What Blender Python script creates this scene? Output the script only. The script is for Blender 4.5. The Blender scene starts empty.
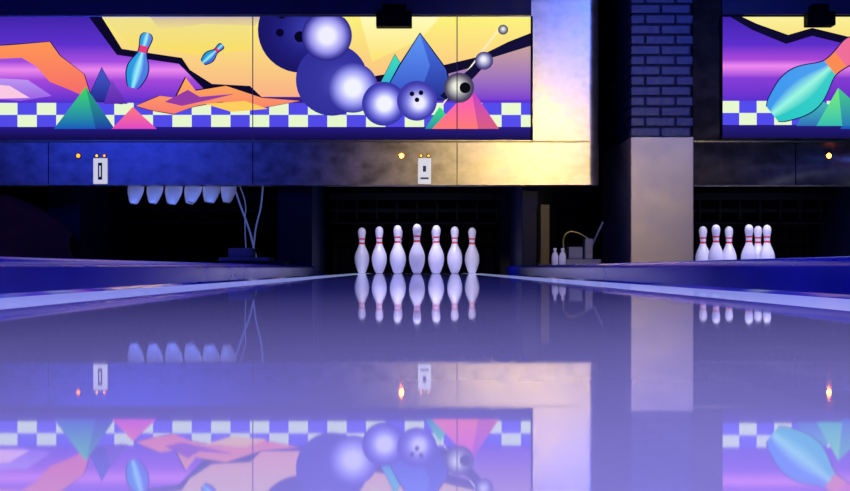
import bpy, bmesh, math, random
from mathutils import Vector, Matrix
random.seed(4)
S = bpy.context.scene
F = 1180.0; CX = 417.0; HY = 269.0; CZ = 0.037
YM = 8.6            # plane of the masking units
def PX(px, d=YM): return (px-CX)*d/F
def PZ(py, d=YM): return CZ+(HY-py)*d/F
def lin(c):
    o=[]
    for v in c[:3]:
        v=v/255.0
        o.append(v/12.92 if v<=0.04045 else ((v+0.055)/1.055)**2.4)
    return tuple(o)

# ---------------------------------------------------------------- materials
def base_mat(name):
    m=bpy.data.materials.new(name); m.use_nodes=True
    return m, m.node_tree, m.node_tree.nodes['Principled BSDF']
def mat(name, col, rough=.5, metal=0., emis=None, estr=0., noise=0., nscale=8., bump=0., coat=0., stretch=(1,1,1), spec=None):
    m,nt,b=base_mat(name)
    b.inputs['Base Color'].default_value=(*col,1)
    b.inputs['Roughness'].default_value=rough
    b.inputs['Metallic'].default_value=metal
    b.inputs['Coat Weight'].default_value=coat
    if spec is not None: b.inputs['Specular IOR Level'].default_value=spec
    if emis:
        b.inputs['Emission Color'].default_value=(*emis,1); b.inputs['Emission Strength'].default_value=estr
    if noise or bump:
        tc=nt.nodes.new('ShaderNodeTexCoord'); mp=nt.nodes.new('ShaderNodeMapping'); mp.inputs['Scale'].default_value=stretch
        n=nt.nodes.new('ShaderNodeTexNoise'); n.inputs['Scale'].default_value=nscale; n.inputs['Detail'].default_value=6
        nt.links.new(tc.outputs['Object'],mp.inputs[0]); nt.links.new(mp.outputs[0],n.inputs['Vector'])
        if noise:
            mx=nt.nodes.new('ShaderNodeMix'); mx.data_type='RGBA'
            mx.inputs[6].default_value=(*[c*(1-noise) for c in col],1)
            mx.inputs[7].default_value=(*[min(1,c*(1+noise)) for c in col],1)
            mr=nt.nodes.new('ShaderNodeMapRange'); mr.inputs[1].default_value=.3; mr.inputs[2].default_value=.7
            nt.links.new(n.outputs[0],mr.inputs[0]); nt.links.new(mr.outputs[0],mx.inputs[0])
            nt.links.new(mx.outputs[2],b.inputs['Base Color'])
            mr2=nt.nodes.new('ShaderNodeMapRange'); mr2.inputs[1].default_value=.3; mr2.inputs[2].default_value=.7
            mr2.inputs[3].default_value=rough*.85; mr2.inputs[4].default_value=min(1,rough*1.15)
            nt.links.new(n.outputs[0],mr2.inputs[0]); nt.links.new(mr2.outputs[0],b.inputs['Roughness'])
        if bump:
            bp=nt.nodes.new('ShaderNodeBump'); bp.inputs['Strength'].default_value=bump; bp.inputs['Distance'].default_value=.01
            nt.links.new(n.outputs[0],bp.inputs['Height']); nt.links.new(bp.outputs[0],b.inputs['Normal'])
    return m

M_steel = mat('brushed_steel',(.43,.38,.30),.34,.9,noise=.28,nscale=11,stretch=(1,1,1.3),bump=.06)
M_clad  = mat('column_cladding_metal',(.62,.55,.45),.5,.4,noise=.08,nscale=5)
M_black = mat('black_paint',(.003,.003,.005),.7,spec=.05)
M_dark  = mat('dark_machine_metal',(.003,.004,.009),.6,.0,noise=.4,nscale=9,spec=.08)
M_navy  = mat('navy_laminate',(.003,.005,.03),.5,noise=.3,nscale=5,spec=.15)
M_wall  = mat('dark_wall_paint',(.01,.01,.03),.8,noise=.2,nscale=3)
M_ceil  = mat('dark_ceiling',(.012,.012,.03),.9,noise=.2,nscale=3)
M_floor = mat('dark_floor',(.02,.02,.03),.7,noise=.3,nscale=4)
M_brick = mat('painted_brick',(.020,.036,.15),.5,noise=.3,nscale=25,bump=.5)
M_mort  = mat('painted_mortar',(.008,.012,.045),.8,bump=.4,nscale=40)
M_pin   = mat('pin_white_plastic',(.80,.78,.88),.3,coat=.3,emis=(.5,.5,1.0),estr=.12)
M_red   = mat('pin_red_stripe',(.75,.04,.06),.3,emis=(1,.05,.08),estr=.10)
M_pinb  = mat('pin_base_ring',(.25,.25,.3),.5)
M_gold  = mat('brass_sheet',(.3,.25,.10),.4,.8,noise=.2,nscale=14)
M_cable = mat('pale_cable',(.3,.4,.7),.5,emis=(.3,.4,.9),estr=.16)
M_plate = mat('white_number_plate',(.8,.8,.78),.5,emis=(.9,.9,.82),estr=.62)
M_digit = mat('plate_digit',(.02,.02,.08),.5)
M_ledO  = mat('amber_lamp',(.9,.3,.02),.3,emis=(1,.22,.01),estr=3.5)
M_ledB  = mat('bright_amber_lamp',(.9,.3,.02),.3,emis=(1,.20,.01),estr=60)
M_ledY  = mat('yellow_lamp',(.9,.6,.1),.3,emis=(1,.45,.05),estr=2.)
M_grey  = mat('grey_plastic',(.14,.15,.26),.45,noise=.2)
M_redcloth = mat('red_cover',(.10,.015,.02),.8,noise=.5,nscale=6)
M_gut   = mat('gutter_plastic',(.010,.04,.55),.07,noise=.5,nscale=2,stretch=(1,.5,1))
M_cap   = mat('capping_laminate',(.004,.014,.42),.2,noise=.3,nscale=3,stretch=(1,.4,1),spec=.2)
M_edge_refl  = mat('painted_edge_reflection',(.72,.76,.95),.1,emis=(.45,.54,1),estr=.34)  # pale glow painted in for the divider's reflection along the lane edge
M_soff  = mat('soffit_paint',(.02,.02,.10),.6,noise=.3)

# lane : glossy synthetic boards
M_lane,nt,b=base_mat('lane_laminate')
tc=nt.nodes.new('ShaderNodeTexCoord')
vo=nt.nodes.new('ShaderNodeTexWhiteNoise'); vo.noise_dimensions='1D'
sx=nt.nodes.new('ShaderNodeSeparateXYZ'); ml=nt.nodes.new('ShaderNodeMath'); ml.operation='MULTIPLY'; ml.inputs[1].default_value=37
fl=nt.nodes.new('ShaderNodeMath'); fl.operation='FLOOR'
nt.links.new(tc.outputs['Object'],sx.inputs[0]); nt.links.new(sx.outputs[0],ml.inputs[0]); nt.links.new(ml.outputs[0],fl.inputs[0]); nt.links.new(fl.outputs[0],vo.inputs['W'])
mx=nt.nodes.new('ShaderNodeMix'); mx.data_type='RGBA'
mx.inputs[6].default_value=(.40,.42,.72,1); mx.inputs[7].default_value=(.42,.44,.74,1)
nt.links.new(vo.outputs[0],mx.inputs[0]); nt.links.new(mx.outputs[2],b.inputs['Base Color'])
b.inputs['IOR'].default_value=1.66
nz=nt.nodes.new('ShaderNodeTexNoise'); nz.inputs['Scale'].default_value=1.2; nz.inputs['Detail'].default_value=3
mr=nt.nodes.new('ShaderNodeMapRange'); mr.inputs[3].default_value=.016; mr.inputs[4].default_value=.036
nt.links.new(tc.outputs['Object'],nz.inputs['Vector']); nt.links.new(nz.outputs[0],mr.inputs[0]); nt.links.new(mr.outputs[0],b.inputs['Roughness'])

# printed mural : colours stored on the mesh, UV-reactive ink
M_mural,nt,b=base_mat('uv_reactive_mural_print')
at=nt.nodes.new('ShaderNodeAttribute'); at.attribute_name='ink'; at.attribute_type='GEOMETRY'
vm=nt.nodes.new('ShaderNodeMix'); vm.data_type='RGBA'; vm.blend_type='MULTIPLY'; vm.inputs[0].default_value=1; vm.inputs[7].default_value=(.25,.25,.25,1)
nt.links.new(at.outputs['Color'],vm.inputs[6]); nt.links.new(vm.outputs[2],b.inputs['Base Color'])
nt.links.new(at.outputs['Color'],b.inputs['Emission Color']); b.inputs['Emission Strength'].default_value=1.0
b.inputs['Roughness'].default_value=.6; b.inputs['Specular IOR Level'].default_value=.1

# ---------------------------------------------------------------- helpers
def obj(name, me, mats=(), parent=None):
    o=bpy.data.objects.new(name,me); S.collection.objects.link(o)
    for m in mats: me.materials.append(m)
    if parent: o.parent=parent
    return o
def empty(name, loc=(0,0,0)):
    e=bpy.data.objects.new(name,None); S.collection.objects.link(e); e.empty_display_size=.1
    return e
def bm_box(bm,x0,x1,y0,y1,z0,z1,mi=0):
    v=[bm.verts.new(p) for p in [(x0,y0,z0),(x1,y0,z0),(x1,y1,z0),(x0,y1,z0),(x0,y0,z1),(x1,y0,z1),(x1,y1,z1),(x0,y1,z1)]]
    fs=[]
    for f in [(0,3,2,1),(4,5,6,7),(0,1,5,4),(1,2,6,5),(2,3,7,6),(3,0,4,7)]:
        fc=bm.faces.new([v[i] for i in f]); fc.material_index=mi; fs.append(fc)
    return fs
def boxes(name, lst, mats, parent=None, bevel=0.):
    bm=bmesh.new()
    for bx in lst: bm_box(bm,*bx)
    me=bpy.data.meshes.new(name); bm.to_mesh(me); bm.free()
    o=obj(name,me,mats,parent)
    if bevel:
        md=o.modifiers.new('bevel','BEVEL'); md.width=bevel; md.segments=2
    return o
def extrude_poly(name, pts, axis, a, b_, mats, parent=None, smooth=False):
    bm=bmesh.new(); A=[];B=[]
    for p in pts:
        if axis=='y': A.append(bm.verts.new((p[0],a,p[1]))); B.append(bm.verts.new((p[0],b_,p[1])))
        else: A.append(bm.verts.new((p[0],p[1],a))); B.append(bm.verts.new((p[0],p[1],b_)))
    n=len(pts)
    bm.faces.new(A); bm.faces.new(B[::-1])
    for i in range(n):
        j=(i+1)%n; f=bm.faces.new((A[i],B[i],B[j],A[j])); f.smooth=smooth
    bmesh.ops.recalc_face_normals(bm,faces=bm.faces)
    if smooth:
        for ed in bm.edges:
            if len(ed.link_faces)==2 and ed.calc_face_angle(0)>math.radians(35): ed.smooth=False
    me=bpy.data.meshes.new(name); bm.to_mesh(me); bm.free()
    return obj(name,me,mats,parent)
def tube(name, pts, r, m, parent=None):
    cu=bpy.data.curves.new(name,'CURVE'); cu.dimensions='3D'; cu.bevel_depth=r; cu.bevel_resolution=3
    sp=cu.splines.new('NURBS'); sp.points.add(len(pts)-1); sp.use_endpoint_u=True; sp.order_u=3
    for i,p in enumerate(pts): sp.points[i].co=(*p,1)
    cu.materials.append(m)
    o=bpy.data.objects.new(name,cu); S.collection.objects.link(o)
    if parent: o.parent=parent
    return o

# ---------------------------------------------------------------- room shell
XL,XR=-5.2,5.6; Y0,Y1=-5.,11.6; ZF=-.12; ZC=3.2
boxes('floor',[(XL,XR,Y0,Y1,ZF-.1,ZF)],[M_floor])
boxes('ceiling',[(XL,XR,Y0,Y1,ZC,ZC+.1)],[M_ceil])
boxes('wall_left',[(XL-.1,XL,Y0,Y1,ZF-.1,ZC+.1)],[M_wall])
boxes('wall_right',[(XR,XR+.1,Y0,Y1,ZF-.1,ZC+.1)],[M_wall])
boxes('wall_back',[(XL-.1,XR+.1,Y1,Y1+.1,ZF-.1,ZC+.1)],[M_wall])
boxes('wall_front',[(XL-.1,XR+.1,Y0-.1,Y0,ZF-.1,ZC+.1)],[M_wall])

# ---------------------------------------------------------------- lanes, gutters, cappings
HW=.53; GO=.755; LEN0=-3.2; REFL_W=.15
def lane(cx):
    e=empty('bowling_lane')
    boxes('deck',[(cx-HW+REFL_W,cx+HW-REFL_W,LEN0,9.95,ZF,0)],[M_lane],e)
    boxes('edge_reflection_strips',[(cx-HW,cx-HW+REFL_W-.0005,LEN0,9.95,ZF,0),(cx+HW-REFL_W+.0005,cx+HW,LEN0,9.95,ZF,0)],[M_edge_refl],e)  # outer lane strips, their glow imitates the reflected divider
def gutter(xa,xb):
    n=14; pts=[]
    xm=(xa+xb)/2; r=(xb-xa)/2
    pts.append((xa,-.008)); 
    for i in range(1,n):
        a=math.pi*i/n
        pts.append((xm-r*math.cos(a)*.97,-.008-.07*math.sin(a)))
    pts.append((xb,-.008)); pts.append((xb,ZF)); pts.append((xa,ZF))
    extrude_poly('lane_gutter',pts,'y',LEN0,9.95,[M_gut],smooth=True)
def capping(xa,xb,y1):
    r=.02; t=.06
    pts=[(xa,ZF),(xa,t-r-.0)]
    for i in range(1,5):
        a=math.pi/2*i/4; pts.append((xa+r-r*math.cos(a),t-r+r*math.sin(a)))
    for i in range(0,5):
        a=math.pi/2*i/4; pts.append((xb-r+r*math.sin(a),t-r+r*math.cos(a)))
    pts.append((xb,ZF))
    extrude_poly('lane_divider_capping',pts,'y',LEN0,y1,[M_cap],smooth=True)
LC=[-3.63,-1.815,0,2.74,4.55]
for c in LC:
    lane(c)
    gutter(c-GO,c-HW-.001); gutter(c+HW+.001,c+GO)
capping(-4.68,-3.63-GO-.001,8.6)
capping(-3.63+GO+.001,-1.815-GO-.001,8.6)
capping(-1.815+GO+.001,-GO-.001,8.76)
capping(GO+.001,2.74-GO-.001,9.9)
capping(2.74+GO+.001,4.55-GO-.001,8.6)

# ---------------------------------------------------------------- bowling pins
prof=[(0,1.0),(.1,1.015),(.75,1.414),(2.25,1.953),(3.375,2.255),(4.5,2.383),(5.875,2.282),(7.25,1.852),(8.625,1.236),(9.375,.983),(10,.899),(10.875,.935),(11.75,1.047),(12.625,1.203),(13.5,1.273),(14.2,1.13),(14.7,.78),(14.93,.4),(15,.0)]
def crom(p0,p1,p2,p3,t):
    return .5*((2*p1)+(-p0+p2)*t+(2*p0-5*p1+4*p2-p3)*t*t+(-p0+3*p1-3*p2+p3)*t**3)
fine=[]
for i in range(len(prof)-1):
    P=[prof[max(i-1,0)],prof[i],prof[i+1],prof[min(i+2,len(prof)-1)]]
    n=4
    for k in range(n):
        t=k/n; fine.append((crom(*[q[0] for q in P],t),max(0.001,crom(*[q[1] for q in P],t))))
def rad(h):
    for a,b_ in zip(fine,fine[1:]):
        if a[0]<=h<=b_[0]: 
            u=(h-a[0])/max(1e-6,b_[0]-a[0]); return a[1]+(b_[1]-a[1])*u
    return 0.1
stripes=[(9.5,10.1),(11.0,11.5)]
for s in stripes:
    for h in s: fine.append((h,rad(h)))
fine.sort()
def pin_mesh():
    bm=bmesh.new(); N=36; I=.0254; rings=[]
    for h,r in fine:
        rings.append([bm.verts.new((r*I*math.cos(2*math.pi*k/N),r*I*math.sin(2*math.pi*k/N),h*I)) for k in range(N)])
    top=bm.verts.new((0,0,15*I)); bm.faces.new(rings[0][::-1]).material_index=2
    for a,b_,pa,pb in zip(rings,rings[1:],fine,fine[1:]):
        hm=(pa[0]+pb[0])/2; mi=0
        if any(s[0]<hm<s[1] for s in stripes): mi=1
        if hm<.1: mi=2
        for k in range(N):
            f=bm.faces.new((a[k],a[(k+1)%N],b_[(k+1)%N],b_[k])); f.smooth=True; f.material_index=mi
    for k in range(N):
        f=bm.faces.new((rings[-1][k],rings[-1][(k+1)%N],top)); f.smooth=True
    me=bpy.data.meshes.new('bowling_pin'); bm.to_mesh(me); bm.free()
    for m in (M_pin,M_red,M_pinb): me.materials.append(m)
    return me
PM=pin_mesh()
def pin(x,y,z=0,parent=None,name='bowling_pin',rot=(0,0,0)):
    o=bpy.data.objects.new(name,PM); S.collection.objects.link(o); o.location=(x,y,z); o.rotation_euler=rot
    if parent: o.parent=parent
    return o
HP=9.0
for r in range(4):
    for k in range(r+1):
        pin((k-r/2)*.3048,HP+r*.264)
for px,d in [(703,9.5),(716,9.12),(729,9.5),(749,9.1),(758,9.42),(767,9.2)]:
    pin(PX(px,d),d)

# ---------------------------------------------------------------- pits / pinsetters
def pinsetter(cx,rack):
    e=empty('pinsetter')
    boxes('machine_body',[(cx-.74,cx+.74,8.9,10.9,1.25,2.0),(cx-.74,cx-.66,8.9,10.9,1.0,1.25),(cx+.66,cx+.74,8.9,10.9,1.0,1.25)],[M_dark],e,.01)
    lst=[(cx-.74,cx+.74,10.05,10.09,.52,.55),(cx-.74,cx+.74,10.05,10.09,.42,.435),(cx-.74,cx+.74,9.95,10.0,.62,.68)]
    for i in range(9):
        x=cx-.68+i*.17; lst.append((x-.008,x+.008,10.0,10.03,.45,1.25))
    boxes('sweep_frame',lst,[M_dark],e)
    n=60; pts=[]
    for i in range(n+1): pts.append((cx-.74+1.48*i/n, 10.45+.02*math.sin(i*1.3)))
    for i in range(n,-1,-1): pts.append((cx-.74+1.48*i/n, 10.47+.02*math.sin(i*1.3)))
    extrude_poly('pit_curtain',pts,'z',ZF,1.25,[M_black],e)
    if rack:
        boxes('rack_plate',[(cx-.7,cx+.6,8.9,9.9,.97,1.0),(cx-.55,cx-.52,9.4,9.43,1.0,1.26),(cx+.52,cx+.55,9.4,9.43,1.0,1.26)],[M_dark],e)
        i=0
        for r,cnt in enumerate((5,5)):
            for k in range(cnt):
                i+=1
                pin(cx-.05+(k-2)*.146+r*.075, 8.98+r*.30, .535+random.uniform(-.008,.010)+r*.016, e, 'rack_pin_%d'%i, (math.radians(-4),math.radians(9+random.uniform(-2,2)),0))
pinsetter(-3.63,False); pinsetter(-1.815,True); pinsetter(0,False); pinsetter(2.74,False); pinsetter(4.55,False)

boxes('kickback_partition',[(-4.66,-4.40,8.77,10.9,ZF,1.98)],[M_navy],None,.004)
boxes('kickback_partition',[(-2.85,-2.60,9.1,10.9,ZF,1.98)],[M_navy],None,.004)
boxes('kickback_partition',[(-1.035,-.78,8.77,9.94,ZF,1.98)],[M_navy],None,.004)
boxes('kickback_partition',[(.78,.90,8.77,9.88,.061,1.98)],[M_navy],None,.004)
boxes('kickback_partition',[(3.52,3.77,8.77,10.9,ZF,1.98)],[M_navy],None,.004)

# ---------------------------------------------------------------- masking units
XE=PX(600); XRt=PX(693); XLL=-5.15; XRR=5.55
ZB=PZ(185); ZM=PZ(142); ZT=PZ(17); 
def masking(xa,xb,round_right,seams):
    e=empty('masking_unit')
    y0=YM; y1=YM+.15; r=.08
    pts=[(xa,y0)]
    if round_right:
        for i in range(9):
            a=math.pi/2*i/8; pts.append((xb-r+r*math.sin(a), y0+r-r*math.cos(a)))
    else: pts.append((xb,y0))
    pts+= [(xb,y1),(xa,y1)]
    extrude_poly('steel_panel',pts,'z',ZB,2.25,[M_steel],e,True)
    pts2=[(p[0],p[1]-.012) if p[1]<y1-.001 else p for p in pts]
    extrude_poly('lower_beam',pts2,'z',ZB-.001,ZM,[M_steel],e,True)
    boxes('ledge_trim',[(xa,xb-(.07 if round_right else 0),y0-.018,y0-.0005,ZM-.004,ZM+.008)],[M_gold],e)
    boxes('seam_strips',[(PX(s)-.003,PX(s)+.003,y0-.0145,y0-.0118,ZB,ZM-.005) for s in seams],[M_black],e)
    return e
MU1=masking(XLL,XE,True,[-155,49,253,457])
MU2=masking(XRt,XRR,False,[795,1000])
def soffit(xa,xb): boxes('soffit',[(xa,xb,YM-.03,YM+.3,ZT+.012,ZC)],[M_soff],None,.003)
soffit(XLL,PX(531)); soffit(PX(721),XRR)
boxes('ceiling_header',[(XLL,XRR,YM+.3,YM+.4,2.251,ZC)],[M_wall])

# ---------------------------------------------------------------- murals (flat printed panels)
class Art:
    def __init__(s,name): s.v=[];s.f=[];s.c=[];s.L=0;s.name=name
    def y(s): return YM-.004-s.L*.00015
    def poly(s,pts,c0,c1=None,ax='y',out=None):
        if out:
            cx=sum(p[0] for p in pts)/len(pts); cy=sum(p[1] for p in pts)/len(pts)
            g=[]
            for p in pts:
                dx,dy=p[0]-cx,p[1]-cy; l=max(1,math.hypot(dx,dy)); g.append((p[0]+dx/l*out,min(p[1]+dy/l*out,139)))
            s.poly(g,(10,8,40))
        s.L+=1; c1=c1 or c0
        k=1 if ax=='y' else 0
        lo=min(p[k] for p in pts); hi=max(p[k] for p in pts)
        b=len(s.v); y=s.y()
        a0,a1=lin(c0),lin(c1)
        for p in pts:
            py=max(17.0,p[1])
            s.v.append((PX(p[0]),y,PZ(py)))
            t=(p[k]-lo)/max(1e-6,hi-lo); s.c.append(tuple(a0[i]+(a1[i]-a0[i])*t for i in range(3)))
        s.f.append(list(range(b,b+len(pts))))
    def grid(s,rows,cols):
        s.L+=1; y=s.y(); b=len(s.v); n=len(rows[0])
        for r,cr in zip(rows,cols):
            for p,c in zip(r,cr):
                s.v.append((PX(p[0]),y,PZ(max(17.0,p[1])))); s.c.append(lin(c))
        for i in range(len(rows)-1):
            for j in range(n-1):
                s.f.append([b+i*n+j,b+i*n+j+1,b+(i+1)*n+j+1,b+(i+1)*n+j])
    def ball(s,cx,cy,r,edge,mid,hi,hx,hy,core=.22,fall=.9):
        rows=[];cols=[];N=40;K=14
        for k in range(K+1):
            t=k/K; ox=hx+(cx-hx)*t; oy=hy+(cy-hy)*t; rr=r*t
            if t<core: c=hi
            elif t<fall:
                u=(t-core)/(fall-core)
                c=[hi[i]+(mid[i]-hi[i])*min(1,u*1.8) if u<.556 else mid[i]+(edge[i]-mid[i])*((u-.556)/.444) for i in range(3)]
            else: c=edge
            rows.append([(ox+rr*math.cos(2*math.pi*j/N),oy+rr*math.sin(2*math.pi*j/N)) for j in range(N+1)])
            cols.append([c]*(N+1))
        s.grid(rows,cols)
    def disc(s,cx,cy,r,c): s.poly([(cx+r*math.cos(2*math.pi*j/24),cy+r*math.sin(2*math.pi*j/24)) for j in range(24)],c)
    def pin(s,bx,by,hx,hy,ca,cb,cc,k=1.15,ring=(230,60,120),head=None):
        L=math.hypot(hx-bx,hy-by); ux,uy=(hx-bx)/L,(hy-by)/L; nx,ny=-uy,ux
        for grow,mode in ((1.2,0),(0,1)):
            rows=[];cols=[]
            for h,r in fine:
                px=bx+ux*L*h/15; py=by+uy*L*h/15; w=r/15*L*k+ (grow if mode==0 else 0)
                rows.append([(px+nx*w*t,py+ny*w*t) for t in (-1,-.5,0,.5,1)])
                if mode==0: cols.append([(20,20,90)]*5)
                elif 9.6<h<11.5: cols.append([ring]*5)
                elif head and h>=11.5: cols.append([head]*5)
                else:
                    u=h/15
                    cols.append([[a*(1-.15*u)+255*.15*u for a in c] for c in (ca,ca,cb,cc,cc)])
            s.grid(rows,cols)
    def checker(s,x0,x1,y0,y1,w,ca,cb):
        n=int((x1-x0)/w); hm=(y0+y1)/2
        s.poly([(x0,y0),(x1,y0),(x1,y1),(x0,y1)],cb)
        s.L+=1
        for i in range(n+1):
            xa=x0+i*w; xb=min(x1,xa+w)
            if xb<=xa: continue
            ya,yb=(y0,hm) if i%2==0 else (hm,y1)
            s.L-=1; s.poly([(xa,ya),(xb,ya),(xb,yb),(xa,yb)],ca)
    def done(s):
        me=bpy.data.meshes.new(s.name); me.from_pydata(s.v,[],s.f); 
        at=me.color_attributes.new('ink','FLOAT_COLOR','POINT')
        for i,c in enumerate(s.c): at.data[i].color=(*c,1)
        return obj(s.name,me,[M_mural])

A=Art('bowling_mural')
X0,X1=-160,531
def band(A,X0,X1,ys,cs):
    A.grid([[(X0,y),(X1,y)] for y in ys],[[c,c] for c in cs])
band(A,X0,X1,[17,45,62,70,80,103,140],[(64,36,165),(92,48,198),(165,78,218),(235,135,232),(165,72,212),(86,46,198),(50,30,150)])
A.poly([(X0,127),(X1,127),(X1,140),(X0,140)],(38,24,125),(14,10,60))
A.poly([(430,17),(531,17),(531,100),(430,100)],(225,190,110),(120,60,200))
A.poly([(89,16),(531,16),(531,40),(505,50),(478,66),(440,76),(400,80),(360,84),(306,104),(262,107),(244,93),(205,90),(179,64),(117,55)],(12,8,40))
A.poly([(102,16),(531,16),(531,33),(508,42),(478,57),(440,66),(400,72),(350,80),(300,100),(268,103),(250,86),(212,84),(190,70),(182,58),(122,49)],(250,240,120),(250,170,130))
A.poly([(102,16),(250,16),(250,50),(200,55),(130,46)],(238,226,140),(250,222,95))
A.poly([(360,16),(440,16),(420,40),(372,62)],(255,250,180),(250,225,110))
A.poly([(150,17),(262,17),(255,26),(205,24),(160,30)],(205,185,160),(245,225,130))
A.poly([(X0,60),(-60,44),(0,46),(15,45),(50,42),(60,56),(84,74),(92,100),(70,90),(50,82),(36,66),(22,58),(-30,60)],(255,150,80),(245,100,105),out=1)
A.poly([(-10,78),(28,80),(52,96),(20,101),(-30,97)],(190,150,235),(150,90,220))
A.poly([(-10,84),(10,86),(30,98),(-10,99)],(250,200,220))
A.checker(-160+3.6,X1,103,127,19.35,(230,246,200),(82,74,226))
A.poly([(150,103),(345,103),(345,100),(300,97),(215,97),(150,101)],(60,30,130))
A.poly([(102,68),(88,100),(122,104)],(70,90,200),(30,30,130),out=1)
A.poly([(112,80),(104,104),(128,104)],(120,70,190),(90,40,170))
A.poly([(86,87),(54,129),(115,129)],(60,215,90),(25,90,180))
A.poly([(86,87),(96,129),(115,129)],(40,170,110),(30,60,160))
A.poly([(133,107),(112,129),(157,129)],(255,120,110),(225,70,190))
A.poly([(-50,95),(-80,129),(-20,129)],(60,215,100),(25,90,180))
A.poly([(136,106),(160,96),(176,98),(186,78),(196,91),(226,86),(262,98),(300,101),(262,108),(222,102),(196,106),(174,114),(150,110)],(255,175,80),(250,120,110),out=1.5)
A.poly([(165,102),(188,90),(200,97),(235,94),(210,100),(182,106)],(150,60,160))
A.poly([(205,104),(245,101),(268,109),(232,112)],(255,205,90))
A.pin(133,88,148,33,(30,150,215),(150,240,245),(70,120,220))
A.pin(203,63,223,45,(30,150,215),(150,240,235),(60,110,210))
A.poly([(395,55),(374,96),(420,96)],(60,225,190),(40,150,200),out=1)
A.poly([(420,34),(446,70),(452,100),(382,98),(400,66)],(70,110,225),(35,45,140),out=1.5)
A.poly([(420,34),(430,66),(418,100),(382,98),(400,66)],(95,150,240),(50,70,190))
A.poly([(440,106),(425,129),(455,129)],(60,225,120),(40,140,160))
A.poly([(471,88),(432,129),(499,129)],(245,80,190),(255,120,110))
A.poly([(471,88),(478,129),(499,129)],(190,60,200),(215,90,120))
# ball rolling away : overlapping ball images forming a chain
BODY=(50,48,150)
A.ball(301,30,43,(26,22,100),(34,32,125),(60,62,170),312,30,.1)
A.ball(332,80,36,BODY,(54,52,155),(76,78,185),345,84,.1)
A.disc(282,14,5,(5,5,25)); A.disc(300,37,5.5,(5,5,25)); A.disc(280,33,4,(5,5,40))
A.ball(327,36,25,(34,30,124),(150,145,230),(240,238,255),327,36,.3,1.0)
A.ball(353,88,25,(58,56,160),(150,150,235),(242,242,255),353,88,.3,1.0)
A.ball(384,104,22,(58,56,165),(130,130,228),(242,242,255),385,104,.3)
A.ball(417,101,20,(62,58,165),(120,120,215),(235,235,255),420,104,.25)
A.disc(412,94,2.4,(5,5,30)); A.disc(421,93,2.4,(5,5,30)); A.disc(417,100,2.4,(5,5,30))
def aline(A,x0,y0,x1,y1,w,c):
    L=math.hypot(x1-x0,y1-y0); nx,ny=-(y1-y0)/L*w/2,(x1-x0)/L*w/2
    A.poly([(x0+nx,y0+ny),(x1+nx,y1+ny),(x1-nx,y1-ny),(x0-nx,y0-ny)],c)
aline(A,500,28,440,108,1.5,(235,235,200))
A.poly([(531,36),(531,46),(492,58),(470,82),(446,100),(440,96),(466,72),(488,52)],(14,10,50))
A.ball(459,88,15,(70,64,90),(150,150,150),(235,235,215),456,86)
A.disc(465,88,5.5,(5,5,10)); A.ball(484,61,9,(70,65,120),(150,150,190),(235,235,240),483,59); A.ball(503,30,5,(70,65,90),(150,150,160),(225,225,220),503,29)
for s in (253,457): aline(A,s,17,s,140,1.,(30,25,80))
MA=A.done()

B=Art('bowling_mural')
X0,X1=722,1120
band(B,X0,X1,[17,45,60,66,78,103,138],[(64,34,165),(92,46,195),(170,72,208),(240,135,230),(135,60,205),(86,46,195),(50,30,150)])
B.poly([(730,16),(X1,16),(X1,60),(880,56),(845,44),(812,36),(786,44),(752,30)],(12,8,40))
B.poly([(742,16),(X1,16),(X1,50),(880,46),(845,36),(812,28),(788,35),(757,24)],(250,240,150),(250,215,100))
B.poly([(722,125),(X1,125),(X1,138),(722,138)],(38,26,120),(22,16,80))
B.checker(721.5,X1,101,125,17.5,(230,246,200),(82,74,226))
B.poly([(880,70),(840,129),(930,129)],(60,215,100),(25,90,180))
B.poly([(812,96),(796,126),(868,126)],(70,200,180),(50,110,180))
B.pin(772,114,862,42,(60,150,230),(150,245,215),(40,200,190),1.25,(250,140,80),(240,110,150))
B.poly([(838,88),(816,126),(880,126)],(120,240,110),(50,190,170))
B.poly([(838,88),(842,126),(880,126)],(70,200,130),(40,120,180))
B.ball(985,70,40,(20,18,85),(60,60,170),(215,210,255),1000,66)
MB=B.done()
boxes('frame_strip',[(PX(530.5),PX(532.5),YM-.028,YM-.0005,PZ(140),ZT+.0)],[M_black],MA)
boxes('frame_strip',[(PX(719.5),PX(721.7),YM-.028,YM-.0005,PZ(138),ZT+.0)],[M_black],MB)

def housing(pa,pb,py):
    e=empty('spotlight_housing'); d=8.45
    boxes('body',[(PX(pa,d),PX(pb,d),d,d+.1,PZ(py,d),PZ(11,d))],[M_black],e,.006)
    boxes('bracket',[(PX(pa+6,d),PX(pb-6,d),d+.02,YM-.03,PZ(11,d)-.001,PZ(3,d))],[M_black],e,.003)
housing(376,412,26); housing(808,836,25)

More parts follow.
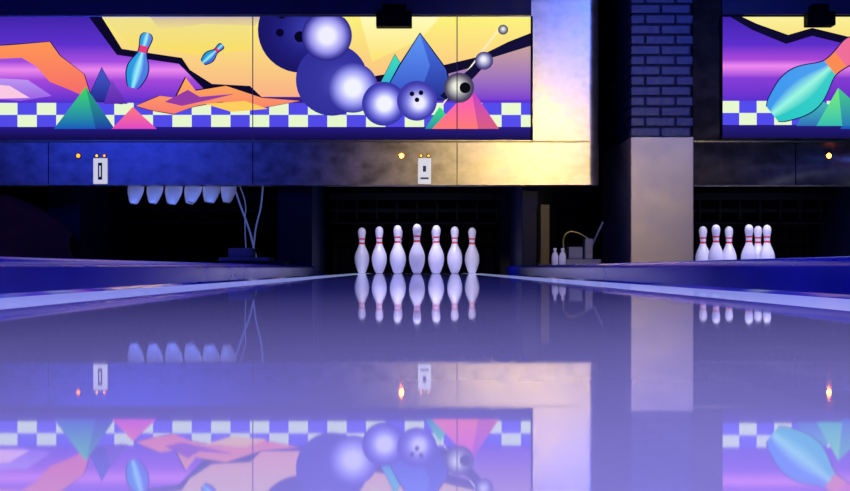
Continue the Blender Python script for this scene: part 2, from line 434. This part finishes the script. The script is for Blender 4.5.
# ---------------------------------------------------------------- number plates and lamps
def plate(pa,pb):
    e=empty('lane_number_plate'); x0,x1=PX(pa),PX(pb); z0,z1=PZ(184),PZ(158.5)
    y=YM-.0125
    boxes('plate',[(x0,x1,y-.008,y,z0,z1)],[M_plate],e,.002)
    return e
e=plate(94,108); xm=PX(101)
boxes('digit',[(xm-.016,xm+.014,YM-.0225,YM-.0205,PZ(180),PZ(163))],[M_digit],e)
boxes('digit_core',[(xm-.006,xm+.004,YM-.0235,YM-.0225,PZ(177),PZ(166))],[M_plate],e)
e=plate(418,431)
xm=PX(424.5); boxes('digit_mark',[(xm-.03,xm+.03,YM-.0225,YM-.0205,PZ(179.5),PZ(177.5)),(xm-.012,xm+.012,YM-.0225,YM-.0205,PZ(172),PZ(166))],[M_grey],e)
def lamp(px,py,r,m):
    bm=bmesh.new(); bmesh.ops.create_uvsphere(bm,u_segments=16,v_segments=8,radius=r)
    me=bpy.data.meshes.new('lens'); bm.to_mesh(me); bm.free()
    for p in me.polygons: p.use_smooth=True
    e=empty('indicator_lamp')
    o=obj('lens',me,[m],e); o.location=(PX(px),YM-.016,PZ(py)); o.scale=(1,.6,1)
    bm=bmesh.new(); bmesh.ops.create_cone(bm,cap_ends=True,segments=20,radius1=r*1.35,radius2=r*1.2,depth=.008)
    me=bpy.data.meshes.new('bezel'); bm.to_mesh(me); bm.free()
    o=obj('bezel',me,[M_dark],e); o.location=(PX(px),YM-.016,PZ(py)); o.rotation_euler=(math.pi/2,0,0)
for px,m,r in [(79,M_ledO,.016),(97.5,M_ledY,.012),(105,M_ledO,.011),(401.5,M_ledB,.018),(421,M_ledY,.012),(428.5,M_ledY,.011),(828,M_ledB,.018)]:
    lamp(px,156,r,m)

# ---------------------------------------------------------------- brick column
cd=8.4; cx0,cx1=PX(631,cd),PX(693,cd); cy1=9.7; zsplit=PZ(137,cd)
e=empty('brick_column')
boxes('mortar_core',[(cx0+.012,cx1-.012,cd+.012,cy1-.012,zsplit,ZC)],[M_mort],e)
lst=[]; z=zsplit+.004; row=0; bh=.062; bl=.205; g=.011
while z+bh<ZC:
    def run(a0,a1,off):
        out=[]; a=a0-off
        while a<a1:
            s=max(a,a0); t=min(a+bl,a1)
            if t-s>.02: out.append((s,t))
            a+=bl+g
        return out
    for s,t in run(cx0,cx1,0 if row%2==0 else .11): 
        lst.append((s,t,cd+random.uniform(-.003,.003),cd+.05,z,z+bh))
    for s,t in run(cd+.055,cy1,.0 if row%2 else .11):
        lst.append((cx0+random.uniform(-.002,.002),cx0+.05,s,t,z,z+bh)); lst.append((cx1-.05,cx1,s,t,z,z+bh))
    z+=bh+g; row+=1
boxes('bricks',lst,[M_brick],e,.006)
boxes('cladding',[(cx0-.004,cx1+.002,cd-.012,cy1,.0605,zsplit)],[M_clad],e,.006)

# ---------------------------------------------------------------- small machinery left & right of the centre pit
e=empty('cable_bundle'); d=8.72
def Q(px,py,dd=d): return (PX(px,dd),dd,PZ(py,dd))
tube('cable_1',[Q(233,183),Q(240,205),Q(249,228),Q(253,244),Q(257,262,8.7)],.007,M_cable,e)
tube('cable_2',[Q(263,183),Q(262,205),Q(256,225),Q(254,244),Q(252,262,8.7)],.006,M_cable,e)
tube('cable_3',[Q(238,183),Q(247,200),Q(244,225),Q(247,262,8.7)],.004,M_cable,e)
e=empty('ball_return_housing')
boxes('base',[(PX(222,8.4),PX(286,8.4),8.3,8.75,.0605,PZ(261,8.4))],[M_navy],e,.004)
boxes('top_plate',[(PX(220,8.4),PX(270,8.4),8.34,8.7,PZ(261,8.4),PZ(257.5,8.4))],[M_grey],e,.004)
boxes('junction_box',[(PX(228,8.4),PX(252,8.4),8.4,8.6,PZ(257.5,8.4),PZ(248,8.4))],[M_grey],e,.006)

boxes('brass_post',[(PX(540,8.7),PX(549,8.7),8.66,8.72,.0605,PZ(205,8.7)),(PX(538,8.7),PX(551,8.7),8.64,8.74,.0605,.08)],[mat('dull_brass',(.06,.05,.025),.5,.6)],None,.003)
e=empty('pinsetter_control_unit')
boxes('chassis',[(PX(565,8.7),PX(600,8.7),8.65,8.85,.0605,.11),(PX(568,8.7),PX(582,8.7),8.66,8.8,.11,.20),(PX(584,8.7),PX(592,8.7),8.66,8.8,.11,.26)],[M_grey],e,.006)
tube('lever',[Q(586,258),Q(594,240),Q(603,222)],.008,M_grey,e)
tube('hose',[Q(566,255),Q(560,238),Q(574,228),Q(590,240)],.006,M_gold,e)
def bottle(px):
    bm=bmesh.new(); N=20; pr=[(0,.024),(.07,.025),(.09,.018),(.1,.009),(.112,.009),(.113,.012),(.128,.012),(.13,0.0005)]
    rings=[[bm.verts.new((r*math.cos(2*math.pi*k/N),r*math.sin(2*math.pi*k/N),h)) for k in range(N)] for h,r in pr]
    bm.faces.new(rings[0][::-1]); bm.faces.new(rings[-1])
    for a,b_ in zip(rings,rings[1:]):
        for k in range(N): bm.faces.new((a[k],a[(k+1)%N],b_[(k+1)%N],b_[k])).smooth=True
    me=bpy.data.meshes.new('cleaning_bottle'); bm.to_mesh(me); bm.free()
    o=obj('cleaning_bottle',me,[M_pin]); o.location=(PX(px,8.6),8.6,.0605)
bottle(555); bottle(562.5)
# red machine cover in the far left bay
n=24
bm=bmesh.new(); cols=[]
for i in range(n+1):
    t=i/n; x=PX(-60+t*132,8.8); topz=.63-.33*t**3
    cols.append([bm.verts.new((x+.02*math.sin(k*.8)*t,8.80+.012*math.sin(i*1.7+k*.3),-.0+topz*k/8)) for k in range(9)])
for a,b_ in zip(cols,cols[1:]):
    for k in range(8): bm.faces.new((a[k],b_[k],b_[k+1],a[k+1])).smooth=True
me=bpy.data.meshes.new('red_machine_cover'); bm.to_mesh(me); bm.free()
o=obj('red_machine_cover',me,[M_redcloth]); md=o.modifiers.new('t','SOLIDIFY'); md.thickness=.004

# ---------------------------------------------------------------- lights
def area(name,loc,target,sx,sy,power,col,spread=180):
    l=bpy.data.lights.new(name,'AREA'); l.shape='RECTANGLE'; l.size=sx; l.size_y=sy; l.energy=power; l.color=col; l.spread=math.radians(spread)
    o=bpy.data.objects.new(name,l); S.collection.objects.link(o); o.location=loc
    o.rotation_euler=(Vector(target)-Vector(loc)).to_track_quat('-Z','Y').to_euler(); return o
area('uv_ceiling_light',(0,2.4,3.1),(0,2.4,0),5.5,6.0,140,(.17,.17,1),125)
area('pink_ceiling_light',(.5,.3,3.0),(.3,.3,0),2.0,1.2,9,(1,.8,.8),50)
area('warm_spot_light',(2.1,1.6,1.9),(1.05,8.6,.60),.5,.4,3.3,(1,.76,.32),28)
area('blue_wash_light',(-3.2,2.5,2.4),(-2.4,8.6,.8),1.6,.8,9,(.02,.05,1),60)
area('blue_wash_light',(2.6,4.0,2.9),(1.75,8.4,1.5),.8,.6,8,(.06,.14,1),50)
for c in (0,2.74):
    area('rack_pin_fill_light',(c,8.80,1.05),(c,9.25,.1),1.2,.06,6.5,(.72,.70,1),105)
area('rack_pin_fill_light',(-1.9,8.79,.40),(-1.9,9.2,.62),1.0,.04,.8,(.12,.25,1),130)  # added blue fill, aimed up from below to brighten the hanging rack pins

w=bpy.data.worlds.new('dim_room'); S.world=w; w.use_nodes=True
w.node_tree.nodes['Background'].inputs[0].default_value=(.05,.06,.3,1); w.node_tree.nodes['Background'].inputs[1].default_value=.05

# ---------------------------------------------------------------- camera
cam=bpy.data.cameras.new('camera'); co=bpy.data.objects.new('camera',cam); S.collection.objects.link(co)
co.location=(0,0,CZ); co.rotation_euler=(math.pi/2,0,0)
cam.sensor_width=36; cam.lens=F/850*36; cam.shift_x=(425-CX)/850; cam.shift_y=(HY-245.5)/850; cam.clip_start=.01
S.camera=co
S.view_settings.view_transform='Standard'
